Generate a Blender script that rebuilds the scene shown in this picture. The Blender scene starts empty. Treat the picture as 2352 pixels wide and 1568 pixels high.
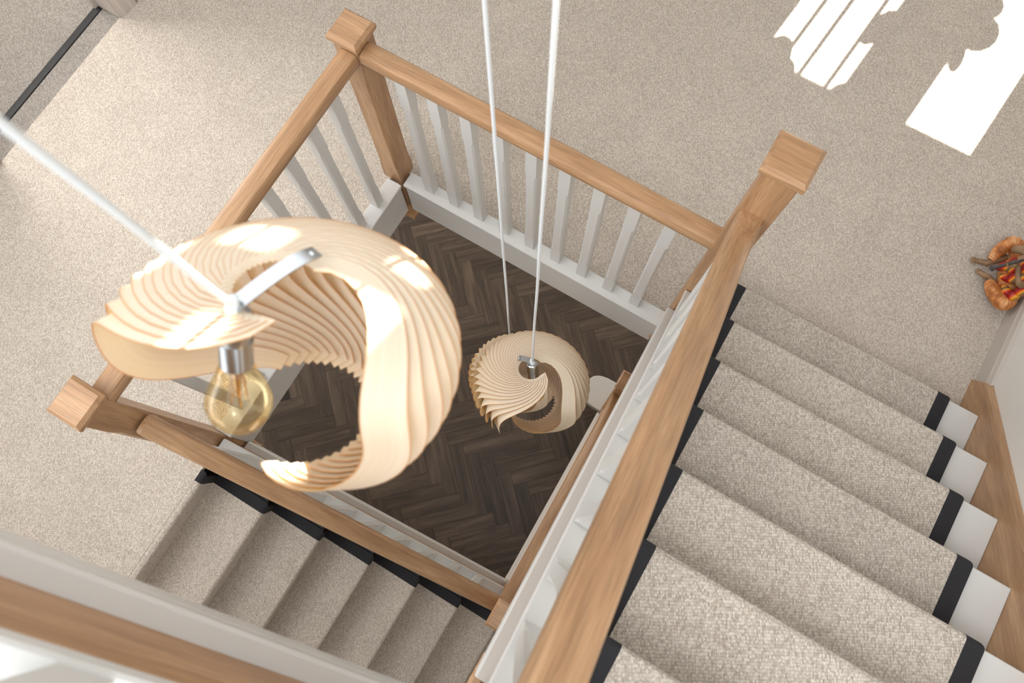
import bpy, bmesh, math, random
from mathutils import Vector, Matrix
random.seed(7)
SC = bpy.context.scene
COL = SC.collection
PI = math.pi

# ------------------------------------------------------------ camera, world, sun, exposure
cam_data = bpy.data.cameras.new('camera')
cam_data.sensor_width = 36.0
cam_data.lens = 1720 / 2352 * 36.0
cam_data.clip_start = 0.02
cam_data.dof.use_dof = True
cam_data.dof.focus_distance = 2.7
cam_data.dof.aperture_fstop = 4.5
cam = bpy.data.objects.new('camera', cam_data)
cam.location = (1.13663, -0.94034, 2.87097)
cam.rotation_euler = (0.2423, 0.0127, 0.5362)
COL.objects.link(cam)
SC.camera = cam

world = bpy.data.worlds.new('world')
SC.world = world
world.use_nodes = True
bg = world.node_tree.nodes['Background']
bg.inputs[0].default_value = (0.90, 0.95, 1.0, 1)
bg.inputs[1].default_value = 2.15

SUNDIR = Vector((-0.1, -1.0, -0.839)).normalized()
sd = bpy.data.lights.new('sun', 'SUN')
sd.energy = 27.0
sd.angle = math.radians(0.3)
sd.color = (1.0, 0.95, 0.87)
sun = bpy.data.objects.new('sun', sd)
sun.rotation_euler = SUNDIR.to_track_quat('-Z', 'Y').to_euler()
COL.objects.link(sun)

SC.view_settings.view_transform = 'Standard'
SC.view_settings.look = 'None'
SC.view_settings.gamma = 1
SC.view_settings.use_curve_mapping = False
SC.view_settings.exposure = 0.30

def window_light(name, loc, rot, sx, sy, power, col=(1, 0.97, 0.93)):
    l = bpy.data.lights.new(name, 'AREA'); l.shape = 'RECTANGLE'; l.size = sx; l.size_y = sy; l.energy = power; l.color = col
    o = bpy.data.objects.new(name, l); o.location = loc; o.rotation_euler = rot; COL.objects.link(o); return o
window_light('hall_fill_left', (-3.0, 0.2, -1.6), (0, math.radians(-90), 0), 1.8, 3.0, 52, (1, 0.93, 0.85))  # added fill for the dark ground floor, no window modelled there
window_light('landing_window_light', (-0.75, -2.15, 2.0), (math.radians(28), 0, math.radians(-10)), 1.1, 1.1, 10)
window_light('overhead_fill', (1.2, -2.1, 4.7), (math.radians(-18), 0, 0), 1.3, 1.3, 38, (0.95, 0.98, 1.0))  # added overhead fill brightening the near lamp and the up flight
window_light('bedroom_fill', (-3.0, -0.2, 2.2), (0, math.radians(-35), 0), 1.0, 1.2, 48)  # added fill that lifts the dark bedroom carpet
window_light('hall_fill_far', (0.0, 3.4, -1.7), (math.radians(-90), 0, 0), 3.0, 1.8, 40, (1, 0.93, 0.85))  # second added fill for the ground floor, no door there

# ------------------------------------------------------------ materials
def srgb(r, g, b):
    f = lambda c: c / 12.92 if c <= 0.04045 else ((c + 0.055) / 1.055) ** 2.4
    return (f(r / 255), f(g / 255), f(b / 255), 1)

def new_mat(name):
    m = bpy.data.materials.new(name)
    m.use_nodes = True
    nt = m.node_tree
    return m, nt, nt.nodes['Principled BSDF']

def N(nt, t, **kw):
    n = nt.nodes.new(t)
    for k, v in kw.items():
        setattr(n, k, v)
    return n

def plain(name, col, rough=0.5, metal=0.0, bump=0.0, bscale=60):
    m, nt, b = new_mat(name)
    b.inputs['Base Color'].default_value = col
    b.inputs['Roughness'].default_value = rough
    b.inputs['Metallic'].default_value = metal
    tc = N(nt, 'ShaderNodeTexCoord')
    no = N(nt, 'ShaderNodeTexNoise')
    no.inputs['Scale'].default_value = bscale
    nt.links.new(tc.outputs['Object'], no.inputs['Vector'])
    mr = N(nt, 'ShaderNodeMapRange')
    mr.inputs['To Min'].default_value = max(0.0, rough - 0.06)
    mr.inputs['To Max'].default_value = rough + 0.06
    nt.links.new(no.outputs['Fac'], mr.inputs['Value'])
    nt.links.new(mr.outputs['Result'], b.inputs['Roughness'])
    if bump:
        bp = N(nt, 'ShaderNodeBump')
        bp.inputs['Strength'].default_value = bump
        bp.inputs['Distance'].default_value = 0.002
        nt.links.new(no.outputs['Fac'], bp.inputs['Height'])
        nt.links.new(bp.outputs['Normal'], b.inputs['Normal'])
    return m

def wood(name, dark, mid, light, rot=(0, 0, 0), rough=0.38, scale=1.0, randomise=False, bump=0.15):
    """grain runs along the mapped X axis of the object"""
    m, nt, b = new_mat(name)
    L = nt.links.new
    tc = N(nt, 'ShaderNodeTexCoord')
    mp = N(nt, 'ShaderNodeMapping')
    mp.vector_type = 'TEXTURE'
    mp.inputs['Rotation'].default_value = rot
    src = tc.outputs['Object']
    if randomise:
        oi = N(nt, 'ShaderNodeObjectInfo')
        vm = N(nt, 'ShaderNodeVectorMath', operation='SCALE')
        vm.inputs['Scale'].default_value = 37.0
        cx = N(nt, 'ShaderNodeCombineXYZ')
        L(oi.outputs['Random'], cx.inputs[0]); L(oi.outputs['Random'], cx.inputs[1]); L(oi.outputs['Random'], cx.inputs[2])
        L(cx.outputs[0], vm.inputs[0])
        ad = N(nt, 'ShaderNodeVectorMath', operation='ADD')
        L(src, ad.inputs[0]); L(vm.outputs[0], ad.inputs[1])
        src = ad.outputs[0]
    L(src, mp.inputs['Vector'])
    ms = N(nt, 'ShaderNodeMapping')
    ms.inputs['Scale'].default_value = (2.2 * scale, 26 * scale, 26 * scale)
    L(mp.outputs[0], ms.inputs['Vector'])
    n1 = N(nt, 'ShaderNodeTexNoise')
    n1.inputs['Scale'].default_value = 1.0
    n1.inputs['Detail'].default_value = 7
    n1.inputs['Roughness'].default_value = 0.62
    n1.inputs['Distortion'].default_value = 0.6
    L(ms.outputs[0], n1.inputs['Vector'])
    ms2 = N(nt, 'ShaderNodeMapping')
    ms2.inputs['Scale'].default_value = (11 * scale, 300 * scale, 300 * scale)
    L(mp.outputs[0], ms2.inputs['Vector'])
    n2 = N(nt, 'ShaderNodeTexNoise')
    n2.inputs['Scale'].default_value = 1.0
    n2.inputs['Detail'].default_value = 3
    L(ms2.outputs[0], n2.inputs['Vector'])
    cr = N(nt, 'ShaderNodeValToRGB')
    e = cr.color_ramp.elements
    e[0].position = 0.28; e[0].color = dark
    e[1].position = 0.74; e[1].color = light
    x = cr.color_ramp.elements.new(0.5); x.color = mid
    L(n1.outputs['Fac'], cr.inputs['Fac'])
    mr = N(nt, 'ShaderNodeMapRange')
    mr.inputs['From Min'].default_value = 0.3; mr.inputs['From Max'].default_value = 0.6
    mr.inputs['To Min'].default_value = 0.78; mr.inputs['To Max'].default_value = 1.06
    L(n2.outputs['Fac'], mr.inputs['Value'])
    hv = N(nt, 'ShaderNodeHueSaturation')
    L(cr.outputs['Color'], hv.inputs['Color'])
    if randomise:
        mr2 = N(nt, 'ShaderNodeMapRange')
        mr2.inputs['To Min'].default_value = 0.72; mr2.inputs['To Max'].default_value = 1.25
        L(oi.outputs['Random'], mr2.inputs['Value'])
        mu = N(nt, 'ShaderNodeMath', operation='MULTIPLY')
        L(mr.outputs['Result'], mu.inputs[0]); L(mr2.outputs['Result'], mu.inputs[1])
        L(mu.outputs[0], hv.inputs['Value'])
    else:
        L(mr.outputs['Result'], hv.inputs['Value'])
    L(hv.outputs['Color'], b.inputs['Base Color'])
    b.inputs['Roughness'].default_value = rough
    bp = N(nt, 'ShaderNodeBump')
    bp.inputs['Strength'].default_value = bump
    bp.inputs['Distance'].default_value = 0.001
    L(n2.outputs['Fac'], bp.inputs['Height'])
    L(bp.outputs['Normal'], b.inputs['Normal'])
    return m

OD, OM, OL = srgb(156, 117, 84), srgb(178, 138, 101), srgb(202, 163, 124)
PITCH = math.atan2(0.19, 0.2145)
M = {}
M['oak_x'] = wood('oak_x', OD, OM, OL)
M['oak_y'] = wood('oak_y', OD, OM, OL, (0, 0, PI / 2))
M['oak_z'] = wood('oak_z', OD, OM, OL, (0, PI / 2, 0))
M['oak_dx'] = wood('oak_slope_x', OD, OM, OL, (0, PITCH, 0))
M['oak_dy'] = wood('oak_slope_y', OD, OM, OL, (0, PITCH, PI / 2))
M['white'] = plain('white_satin_paint', srgb(212, 210, 206), 0.36)
M['wall'] = plain('wall_paint', srgb(226, 222, 216), 0.9, bump=0.05, bscale=200)
M['skirt'] = plain('warm_grey_paint', srgb(196, 186, 177), 0.4)
M['cord'] = plain('white_flex', srgb(228, 232, 234), 0.45)
M['metal'] = plain('brushed_nickel', srgb(188, 191, 194), 0.22, 1.0, bscale=25)
M['binding'] = plain('black_binding', srgb(34, 33, 37), 0.75, bump=0.6, bscale=900)
M['black_strip'] = plain('black_strip', srgb(26, 26, 29), 0.6)
M['brass'] = plain('brass', srgb(190, 150, 90), 0.3, 1.0)
M['plank'] = wood('dark_plank', srgb(58, 49, 42), srgb(84, 71, 61), srgb(112, 96, 82), rough=0.42, scale=0.9, randomise=True, bump=0.25)
M['grout'] = plain('dark_joint', srgb(46, 38, 33), 0.8)

def carpet_mat(name, dark, mid, light, rot=0.0, cell=(0.0074, 0.0042)):
    m, nt, b = new_mat(name)
    L = nt.links.new
    tc = N(nt, 'ShaderNodeTexCoord')
    mp = N(nt, 'ShaderNodeMapping'); mp.vector_type = 'TEXTURE'
    mp.inputs['Rotation'].default_value = (0, 0, rot)
    L(tc.outputs['Object'], mp.inputs['Vector'])
    ms = N(nt, 'ShaderNodeMapping')
    ms.inputs['Scale'].default_value = (1 / cell[1], 1 / cell[0], 1 / cell[0])
    L(mp.outputs[0], ms.inputs['Vector'])
    vo = N(nt, 'ShaderNodeTexVoronoi'); vo.feature = 'F1'
    vo.inputs['Scale'].default_value = 1.0
    vo.inputs['Randomness'].default_value = 0.42
    L(ms.outputs[0], vo.inputs['Vector'])
    sp = N(nt, 'ShaderNodeSeparateColor')
    L(vo.outputs['Color'], sp.inputs[0])
    nf = N(nt, 'ShaderNodeTexNoise'); nf.inputs['Scale'].default_value = 560; nf.inputs['Detail'].default_value = 2
    L(mp.outputs[0], nf.inputs['Vector'])
    mixv = N(nt, 'ShaderNodeMix'); mixv.data_type = 'FLOAT'; mixv.inputs['Factor'].default_value = 0.70
    L(sp.outputs[0], mixv.inputs['A']); L(nf.outputs['Fac'], mixv.inputs['B'])
    cr = N(nt, 'ShaderNodeValToRGB')
    e = cr.color_ramp.elements
    e[0].position = 0.17; e[0].color = dark
    e[1].position = 0.78; e[1].color = light
    x = cr.color_ramp.elements.new(0.42); x.color = mid
    L(mixv.outputs['Result'], cr.inputs['Fac'])
    # wool yarn gaps: darker between loops
    mr = N(nt, 'ShaderNodeMapRange')
    mr.inputs['From Min'].default_value = 0.25; mr.inputs['From Max'].default_value = 0.85
    mr.inputs['To Min'].default_value = 1.06; mr.inputs['To Max'].default_value = 0.58
    L(vo.outputs['Distance'], mr.inputs['Value'])
    nb = N(nt, 'ShaderNodeTexNoise'); nb.inputs['Scale'].default_value = 7; nb.inputs['Detail'].default_value = 3
    L(tc.outputs['Object'], nb.inputs['Vector'])
    mr2 = N(nt, 'ShaderNodeMapRange')
    mr2.inputs['From Min'].default_value = 0.3; mr2.inputs['From Max'].default_value = 0.7
    mr2.inputs['To Min'].default_value = 0.96; mr2.inputs['To Max'].default_value = 1.04
    L(nb.outputs['Fac'], mr2.inputs['Value'])
    mu = N(nt, 'ShaderNodeMath', operation='MULTIPLY')
    L(mr.outputs['Result'], mu.inputs[0]); L(mr2.outputs['Result'], mu.inputs[1])
    hv = N(nt, 'ShaderNodeHueSaturation')
    L(cr.outputs['Color'], hv.inputs['Color']); L(mu.outputs[0], hv.inputs['Value'])
    L(hv.outputs['Color'], b.inputs['Base Color'])
    b.inputs['Roughness'].default_value = 0.95
    b.inputs['Sheen Weight'].default_value = 0.15
    bp = N(nt, 'ShaderNodeBump'); bp.invert = True
    bp.inputs['Strength'].default_value = 0.75
    bp.inputs['Distance'].default_value = 0.003
    L(vo.outputs['Distance'], bp.inputs['Height'])
    L(bp.outputs['Normal'], b.inputs['Normal'])
    return m
M['carpet'] = carpet_mat('loop_carpet', srgb(160, 144, 129), srgb(208, 194, 180), srgb(236, 226, 213), 0.5)
M['runner'] = carpet_mat('runner_carpet', srgb(136, 122, 108), srgb(197, 184, 170), srgb(235, 226, 214), 0.5)
M['carpet2'] = carpet_mat('bedroom_carpet', srgb(112, 104, 96), srgb(156, 148, 140), srgb(186, 178, 170), 0.9)

def veneer_mat():
    m = bpy.data.materials.new('pale_wood_veneer'); m.use_nodes = True
    nt = m.node_tree; L = nt.links.new
    nt.nodes.remove(nt.nodes['Principled BSDF'])
    out = nt.nodes['Material Output']
    uv = N(nt, 'ShaderNodeUVMap')
    ms = N(nt, 'ShaderNodeMapping'); ms.inputs['Scale'].default_value = (1.4, 7, 1)
    L(uv.outputs[0], ms.inputs['Vector'])
    no = N(nt, 'ShaderNodeTexNoise'); no.inputs['Scale'].default_value = 1; no.inputs['Detail'].default_value = 5
    L(ms.outputs[0], no.inputs['Vector'])
    cr = N(nt, 'ShaderNodeValToRGB')
    cr.color_ramp.elements[0].position = 0.3; cr.color_ramp.elements[0].color = srgb(246, 238, 216)
    cr.color_ramp.elements[1].position = 0.7; cr.color_ramp.elements[1].color = srgb(254, 249, 235)
    L(no.outputs['Fac'], cr.inputs['Fac'])
    # tan edge lines: seam shade between overlapping strips put into the colour
    sx = N(nt, 'ShaderNodeSeparateXYZ'); L(uv.outputs[0], sx.inputs[0])
    ab = N(nt, 'ShaderNodeMath', operation='SUBTRACT'); L(sx.outputs[1], ab.inputs[0]); ab.inputs[1].default_value = 0.5
    a2 = N(nt, 'ShaderNodeMath', operation='ABSOLUTE'); L(ab.outputs[0], a2.inputs[0])
    er = N(nt, 'ShaderNodeMapRange'); er.inputs['From Min'].default_value = 0.455; er.inputs['From Max'].default_value = 0.49
    L(a2.outputs[0], er.inputs['Value'])
    ce = N(nt, 'ShaderNodeMix'); ce.data_type = 'RGBA'
    L(er.outputs['Result'], ce.inputs['Factor']); L(cr.outputs['Color'], ce.inputs['A']); ce.inputs['B'].default_value = srgb(224, 176, 112)
    cr = ce
    d = N(nt, 'ShaderNodeBsdfDiffuse'); t = N(nt, 'ShaderNodeBsdfTranslucent'); g = N(nt, 'ShaderNodeBsdfGlossy')
    L(cr.outputs['Result'], d.inputs['Color'])
    mc = N(nt, 'ShaderNodeMix'); mc.data_type = 'RGBA'; mc.blend_type = 'MULTIPLY'; mc.inputs['Factor'].default_value = 1
    L(cr.outputs['Result'], mc.inputs['A']); mc.inputs['B'].default_value = srgb(255, 230, 168)
    L(mc.outputs['Result'], t.inputs['Color'])
    g.inputs['Roughness'].default_value = 0.45
    m1 = N(nt, 'ShaderNodeMixShader'); m1.inputs[0].default_value = 0.42
    L(d.outputs[0], m1.inputs[1]); L(t.outputs[0], m1.inputs[2])
    m2 = N(nt, 'ShaderNodeMixShader'); m2.inputs[0].default_value = 0.04
    L(m1.outputs[0], m2.inputs[1]); L(g.outputs[0], m2.inputs[2])
    L(m2.outputs[0], out.inputs['Surface'])
    return m
M['veneer'] = veneer_mat()

def glass_mat():
    m, nt, b = new_mat('amber_glass')
    L = nt.links.new
    out = nt.nodes['Material Output']
    tr = N(nt, 'ShaderNodeBsdfTransparent'); tr.inputs['Color'].default_value = (0.97, 0.88, 0.68, 1)
    gl = N(nt, 'ShaderNodeBsdfGlossy'); gl.inputs['Roughness'].default_value = 0.03
    gl.inputs['Color'].default_value = (1, 0.95, 0.85, 1)
    fr = N(nt, 'ShaderNodeFresnel'); fr.inputs['IOR'].default_value = 1.3
    no = N(nt, 'ShaderNodeTexNoise'); no.inputs['Scale'].default_value = 30
    mr = N(nt, 'ShaderNodeMapRange'); mr.inputs['To Min'].default_value = 0.0; mr.inputs['To Max'].default_value = 0.10
    L(no.outputs['Fac'], mr.inputs['Value'])
    ad = N(nt, 'ShaderNodeMath', operation='ADD'); ad.use_clamp = True
    fm = N(nt, 'ShaderNodeMath', operation='MULTIPLY'); fm.inputs[1].default_value = 0.35
    L(fr.outputs[0], fm.inputs[0]); L(fm.outputs[0], ad.inputs[0]); L(mr.outputs['Result'], ad.inputs[1])
    mx = N(nt, 'ShaderNodeMixShader')
    L(ad.outputs[0], mx.inputs[0]); L(tr.outputs[0], mx.inputs[1]); L(gl.outputs[0], mx.inputs[2])
    L(mx.outputs[0], out.inputs['Surface'])
    return m
M['glass'] = glass_mat()

# ------------------------------------------------------------ mesh helpers
class MB:
    def __init__(s):
        s.v = []; s.f = []; s.uv = None
    def add(s, verts, faces):
        o = len(s.v)
        s.v += [tuple(p) for p in verts]
        s.f += [tuple(i + o for i in f) for f in faces]
        return o
    def box(s, x0, x1, y0, y1, z0, z1):
        s.add([(x0, y0, z0), (x1, y0, z0), (x1, y1, z0), (x0, y1, z0), (x0, y0, z1), (x1, y0, z1), (x1, y1, z1), (x0, y1, z1)],
              [(3, 2, 1, 0), (4, 5, 6, 7), (0, 1, 5, 4), (1, 2, 6, 5), (2, 3, 7, 6), (3, 0, 4, 7)])
    def rings(s, rings, cap=True, closed=True):
        n = len(rings[0]); o = len(s.v)
        for r in rings: s.v += [tuple(p) for p in r]
        for i in range(len(rings) - 1):
            for j in range(n if closed else n - 1):
                k = (j + 1) % n
                s.f.append((o + i * n + j, o + i * n + k, o + (i + 1) * n + k, o + (i + 1) * n + j))
        if cap and closed:
            s.f.append(tuple(o + j for j in range(n))[::-1])
            s.f.append(tuple(o + (len(rings) - 1) * n + j for j in range(n)))
    def sweep(s, prof, path, side, up=(0, 0, 1)):
        side = Vector(side); up = Vector(up)
        s.rings([[Vector(p) + side * u + up * w for (u, w) in prof] for p in path])
    def tube(s, pts, rad, n=12, cap=True):
        pts = [Vector(p) for p in pts]
        if not isinstance(rad, (list, tuple)): rad = [rad] * len(pts)
        rings = []; ref = None
        for i, p in enumerate(pts):
            a = pts[max(0, i - 1)]; b = pts[min(len(pts) - 1, i + 1)]
            t = (b - a).normalized()
            if ref is None:
                ref = Vector((0, 0, 1)) if abs(t.z) < 0.9 else Vector((1, 0, 0))
                ref = (ref - t * ref.dot(t)).normalized()
            else:
                ref = (ref - t * ref.dot(t)).normalized()
            bi = t.cross(ref)
            rings.append([p + (ref * math.cos(2 * PI * k / n) + bi * math.sin(2 * PI * k / n)) * rad[i] for k in range(n)])
        s.rings(rings, cap)
    def lathe(s, prof, n=32, mat=None):
        o = len(s.v)
        r = [[(q[0] * math.cos(2 * PI * k / n), q[0] * math.sin(2 * PI * k / n), q[1]) for k in range(n)] for q in prof]
        if mat: r = [[mat @ Vector(p) for p in ring] for ring in r]
        s.rings(r, True)
    def sphere(s, c, rad, n=16, m=10, mat=None):
        if not isinstance(rad, (tuple, list)): rad = (rad,) * 3
        rings = []
        for i in range(m + 1):
            th = max(0.02, min(PI - 0.02, PI * i / m))
            ring = [Vector((math.sin(th) * math.cos(2 * PI * k / n) * rad[0], math.sin(th) * math.sin(2 * PI * k / n) * rad[1], -math.cos(th) * rad[2])) for k in range(n)]
            if mat: ring = [mat @ p for p in ring]
            rings.append([p + Vector(c) for p in ring])
        s.rings(rings)
    def build(s, name, mat, parent=None, smooth=False, bevel=0, seg=2, angle=35):
        me = bpy.data.meshes.new(name)
        me.from_pydata(s.v, [], s.f)
        bm = bmesh.new(); bm.from_mesh(me)
        bmesh.ops.recalc_face_normals(bm, faces=bm.faces)
        bm.to_mesh(me); bm.free()
        if isinstance(mat, str): mat = M[mat]
        me.materials.append(mat)
        o = bpy.data.objects.new(name, me); COL.objects.link(o)
        if parent is not None:
            o.parent = parent
            o.matrix_parent_inverse = Matrix.Translation(-parent.location) if parent.type == 'EMPTY' and not parent.get('own') else Matrix()
        if bevel:
            b = o.modifiers.new('bevel', 'BEVEL'); b.width = bevel; b.segments = seg; b.limit_method = 'ANGLE'; b.angle_limit = math.radians(30)
            smooth = True
        if smooth:
            me.polygons.foreach_set('use_smooth', [True] * len(me.polygons))
            me.update()
            try:
                me.set_sharp_from_angle(angle=math.radians(angle))
            except Exception:
                pass
        return o

def thing(name, label, cat, loc=(0, 0, 0), group=None):
    o = bpy.data.objects.new(name, None); COL.objects.link(o)
    o.location = loc; o.empty_display_size = 0.1
    o['label'] = label; o['category'] = cat
    if group: o['group'] = group
    return o
def tag(o, label, cat, group=None):
    o['label'] = label; o['category'] = cat
    if group: o['group'] = group
    return o
def struct(o, label=None):
    o['kind'] = 'structure'
    if label: o['label'] = label
    return o

# ------------------------------------------------------------ dimensions
W = 1.2; Lv = 1.219                 # void: x 0..W, y -Lv..0
ZC = -0.03                          # landing carpet surface
ZF = -2.88                          # ground floor
R_, G_ = 0.19, 0.2145
XW = 2.395                          # right wall
YB = -2.30                          # wall beyond the down flight
YF = 3.60                           # window wall
XL = -1.55                          # left wall (landing side)
NWC = 0.055                         # newel centre offset from the void edge
def n_up(y):   return 0.16 + (0.252 - y) * R_ / G_           # nosing line, up flight (x 1.2..2.4)
def n_dn(x):   return ZC - (x + 0.005) * R_ / 0.2136         # nosing line, flight down from landing
Y2 = 0.295
def n_lo(y):   return ZF + R_ + (Y2 - y) * R_ / G_           # nosing line, ground flight
def n_top(x):  return 1.80 + (1.257 - x) * R_ / G_           # nosing line, top flight

# ------------------------------------------------------------ setting: floors, walls
# landing carpet slab in L form round the void
def slab(name, boxes, mat):
    m = MB()
    for b in boxes: m.box(*b)
    return m.build(name, mat, bevel=0.0)
m = MB()
m.box(XL - 0.001, XW, 0.066, YF, -0.05, ZC)
m.box(XL - 0.001, -0.066, YB, 0.066, -0.05, ZC)
m.box(-0.066, -0.030, YB, -1.32, -0.05, ZC)
floor = m.build('floor', 'carpet')
struct(floor, 'beige looped wool carpet of the landing round the stairwell')
# structural slab under the carpet
m = MB()
m.box(-4, XW, 0.03, YF, -0.262, -0.05)
m.box(-4, -0.03, -1.30, 0.03, -0.262, -0.05)
m.box(-4, -0.075, YB, -1.30, -0.262, -0.05)
sl = m.build('ceiling', 'wall'); struct(sl, 'white ceiling of the ground floor under the landing')

# ground floor with herringbone planks
m = MB(); m.box(-3.2, 3.2, -3.2, 3.6, ZF - 0.06, ZF - 0.006)
gf = m.build('floor', 'grout'); struct(gf, 'dark brown herringbone wood floor at the bottom of the stairwell')
PW, PL = 0.1016, 0.4572
def plank_mesh():
    me = bpy.data.meshes.new('plank')
    g = 0.0003; b = 0.0010; h = 0.006
    x0, x1, y0, y1 = g, PL - g, g, PW - g
    v = [(x0, y0, 0), (x1, y0, 0), (x1, y1, 0), (x0, y1, 0),
         (x0, y0, h - b), (x1, y0, h - b), (x1, y1, h - b), (x0, y1, h - b),
         (x0 + b, y0 + b, h), (x1 - b, y0 + b, h), (x1 - b, y1 - b, h), (x0 + b, y1 - b, h)]
    f = [(3, 2, 1, 0), (8, 9, 10, 11)]
    for a in (0, 4):
        for j in range(4):
            k = (j + 1) % 4
            f.append((a + j, a + k, a + 4 + k, a + 4 + j))
    me.from_pydata(v, [], f); me.materials.append(M['plank']); me.update()
    return me
PM = plank_mesh()
P0 = Vector((0.4960, -0.7090))      # one plank corner seen in the photo
ep = Vector((1, 1)).normalized(); eq = Vector((-1, 1)).normalized()
def in_view(c):
    return -1.05 < c.x < 1.45 and -1.65 < c.y < 0.9
far = MB(); npl = 0
for i in range(-30, 31):
    for j in range(-8, 9):
        p = i * PW + j * (PL - PW); q = -i * PW + j * (PL + PW)
        for kind in (0, 1):
            if kind == 0:
                corner = P0 + ep * p + eq * q; ang = PI / 4; cen = corner + ep * PL / 2 + eq * PW / 2
            else:      # plank along q, spanning p..p+PW, q-PL..q
                corner = P0 + ep * (p + PW) + eq * (q - PL); ang = 3 * PI / 4; cen = P0 + ep * (p + PW / 2) + eq * (q - PL / 2)
            if in_view(cen):
                o = bpy.data.objects.new('plank', PM); COL.objects.link(o)
                o.location = (corner.x, corner.y, ZF - 0.006); o.rotation_euler = (0, 0, ang); o.parent = gf
                npl += 1

# walls
def wall(name, boxes, label, mat='wall'):
    m = MB()
    for b in boxes: m.box(*b)
    return struct(m.build(name, mat), label)
wall('wall_right', [(XW, XW + 0.12, YB - 0.4, YF, ZF - 0.06, 6.6)], 'plain off-white wall beside the flight going up')
wall('wall_back', [(-1.7, XW, YB - 0.12, YB, ZF - 0.06, 1.35)], 'off-white wall beyond the flight going down')
# left wall with the doorway
wall('wall_left', [(XL - 0.13, XL, 0.075, YF, -0.05, 2.5), (XL - 0.13, XL, YB, -0.80, -0.05, 2.5)],
     'off-white wall with the bedroom doorway')
wall('wall_lower', [(-3.2, -3.1, -3.2, 3.6, ZF - 0.06, -0.26), (-3.2, 3.2, 3.5, 3.6, ZF - 0.06, -0.26), (-3.2, 3.2, -3.3, -3.2, ZF - 0.06, -0.26)],
     'ground-floor walls round the hall')
# window wall: x openings cut as boxes round the panes
def holes_wall(name, y0, y1, x0, x1, z0, z1, holes, label):
    xs = sorted({x0, x1} | {h[0] for h in holes} | {h[1] for h in holes})
    zs = sorted({z0, z1} | {h[2] for h in holes} | {h[3] for h in holes})
    m = MB()
    for a, b in zip(xs, xs[1:]):
        for c, d in zip(zs, zs[1:]):
            cx, cz = (a + b) / 2, (c + d) / 2
            if any(h[0] < cx < h[1] and h[2] < cz < h[3] for h in holes): continue
            m.box(a, b, y0, y1, c, d)
    return struct(m.build(name, 'wall'), label)
WL = (1.245, 1.615, 0.9, 1.895)
WR = (1.925, 2.215, 0.9, 1.885)
SUN_HOLES = [(0.965, 1.062, 5.755, 5.845), (1.235, 1.34, 5.765, 5.862), (1.185, 1.215, 5.90, 6.06), (1.270, 1.300, 5.34, 5.62), (1.10, 1.16, 5.70, 5.765), (1.285, 1.325, 5.655, 5.70)]  # small openings added to aim sun spots at the near lamp and cords
m = MB(); m.rings([[(x, 3.62, 6.4), (x, 3.62, 6.5), (x, -0.4, 3.4), (x, -0.4, 3.3)] for x in (-3.2, XW + 0.12)])
struct(m.build('ceiling', 'wall'), 'pitched slab over the landing, added to block sky light')  # added sky block, so soft light comes from the open side
holes_wall('wall_front', YF, YF + 0.02, -3.2, XW + 0.12, -0.05, 7.2, [WL, WR] + SUN_HOLES, 'window wall of the landing, with small added sun openings high up')
def window(n, r, vbars, hbars, label):
    m = MB(); t = 0.020
    y0, y1 = YF + 0.0, YF + 0.02
    for x in vbars: m.box(x - t / 2, x + t / 2, y0, y1, r[2], r[3])
    for z in hbars: m.box(r[0], r[1], y0, y1, z - t / 2, z + t / 2)
    o = m.build('window_%d' % n, 'white'); struct(o, label)
    return o
window(1, WL, [1.333, 1.430, 1.556], [], 'leaded landing window')
m = MB(); m.box(1.20, 2.27, YF - 0.14, YF, 0.87, 0.90)
struct(m.build('trim_3', 'white', bevel=0.004), 'window sill')

def leaf_blocker(label, cx, y, z0, leaves):  # unseen leaf shapes placed to cut the outlines of the sun patches
    t = thing('sun_blocker', label, 'plant', (cx, y, z0))
    m = MB(); T_ = Matrix.Translation((cx, y, z0))
    m.lathe([(0.001, 0), (0.030, 0), (0.040, 0.07), (0.043, 0.075), (0.038, 0.075), (0.030, 0.06), (0.001, 0.06)], 20, T_)
    m.build('pot', 'skirt', t, smooth=True, angle=30)
    for (lx, lz, rx, rz, an) in leaves:
        st = MB()
        if lz > 1.62: st.tube([(lx + 0.01, y, 1.93), (lx, y, lz)], 0.003, 6)
        else: st.tube([(cx + (lx - cx) * .3, y, z0 + 0.06), (lx, y, lz)], 0.003, 6)
        m = MB(); ca, sa = math.cos(an), math.sin(an); pts = []
        for k in range(14):
            a = 2 * PI * k / 14; u, v = rx * math.cos(a), rz * math.sin(a)
            pts.append((lx + u * ca - v * sa, lz + u * sa + v * ca))
        m.rings([[(a, y + d + 0.01 * math.sin(9 * b), b) for a, b in pts] for d in (-0.001, 0.001)])
        m.build('leaf', 'leaf', t, smooth=True)
        st.build('stem', 'leaf', t, smooth=True)
    return t
M['leaf'] = plain('leaf_green', srgb(70, 110, 60), 0.5)
leaf_blocker('leaf shapes added at the landing window to break up the sun patch', 1.50, YF - 0.07, 0.90,
           [(1.285, 1.83, 0.075, 0.130, 0.0), (1.380, 1.880, 0.050, 0.110, -0.30), (1.605, 1.835, 0.040, 0.070, 0.2), (1.590, 1.50, 0.045, 0.105, 0.2)])
leaf_blocker('broad leaf shapes added at the end of the sill to cut the sun patch', 1.95, YF - 0.07, 0.90,
           [(1.955, 1.33, 0.085, 0.095, 0.0), (1.93, 1.46, 0.035, 0.09, -0.3), (1.93, 1.2, 0.06, 0.06, 0)])

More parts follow.
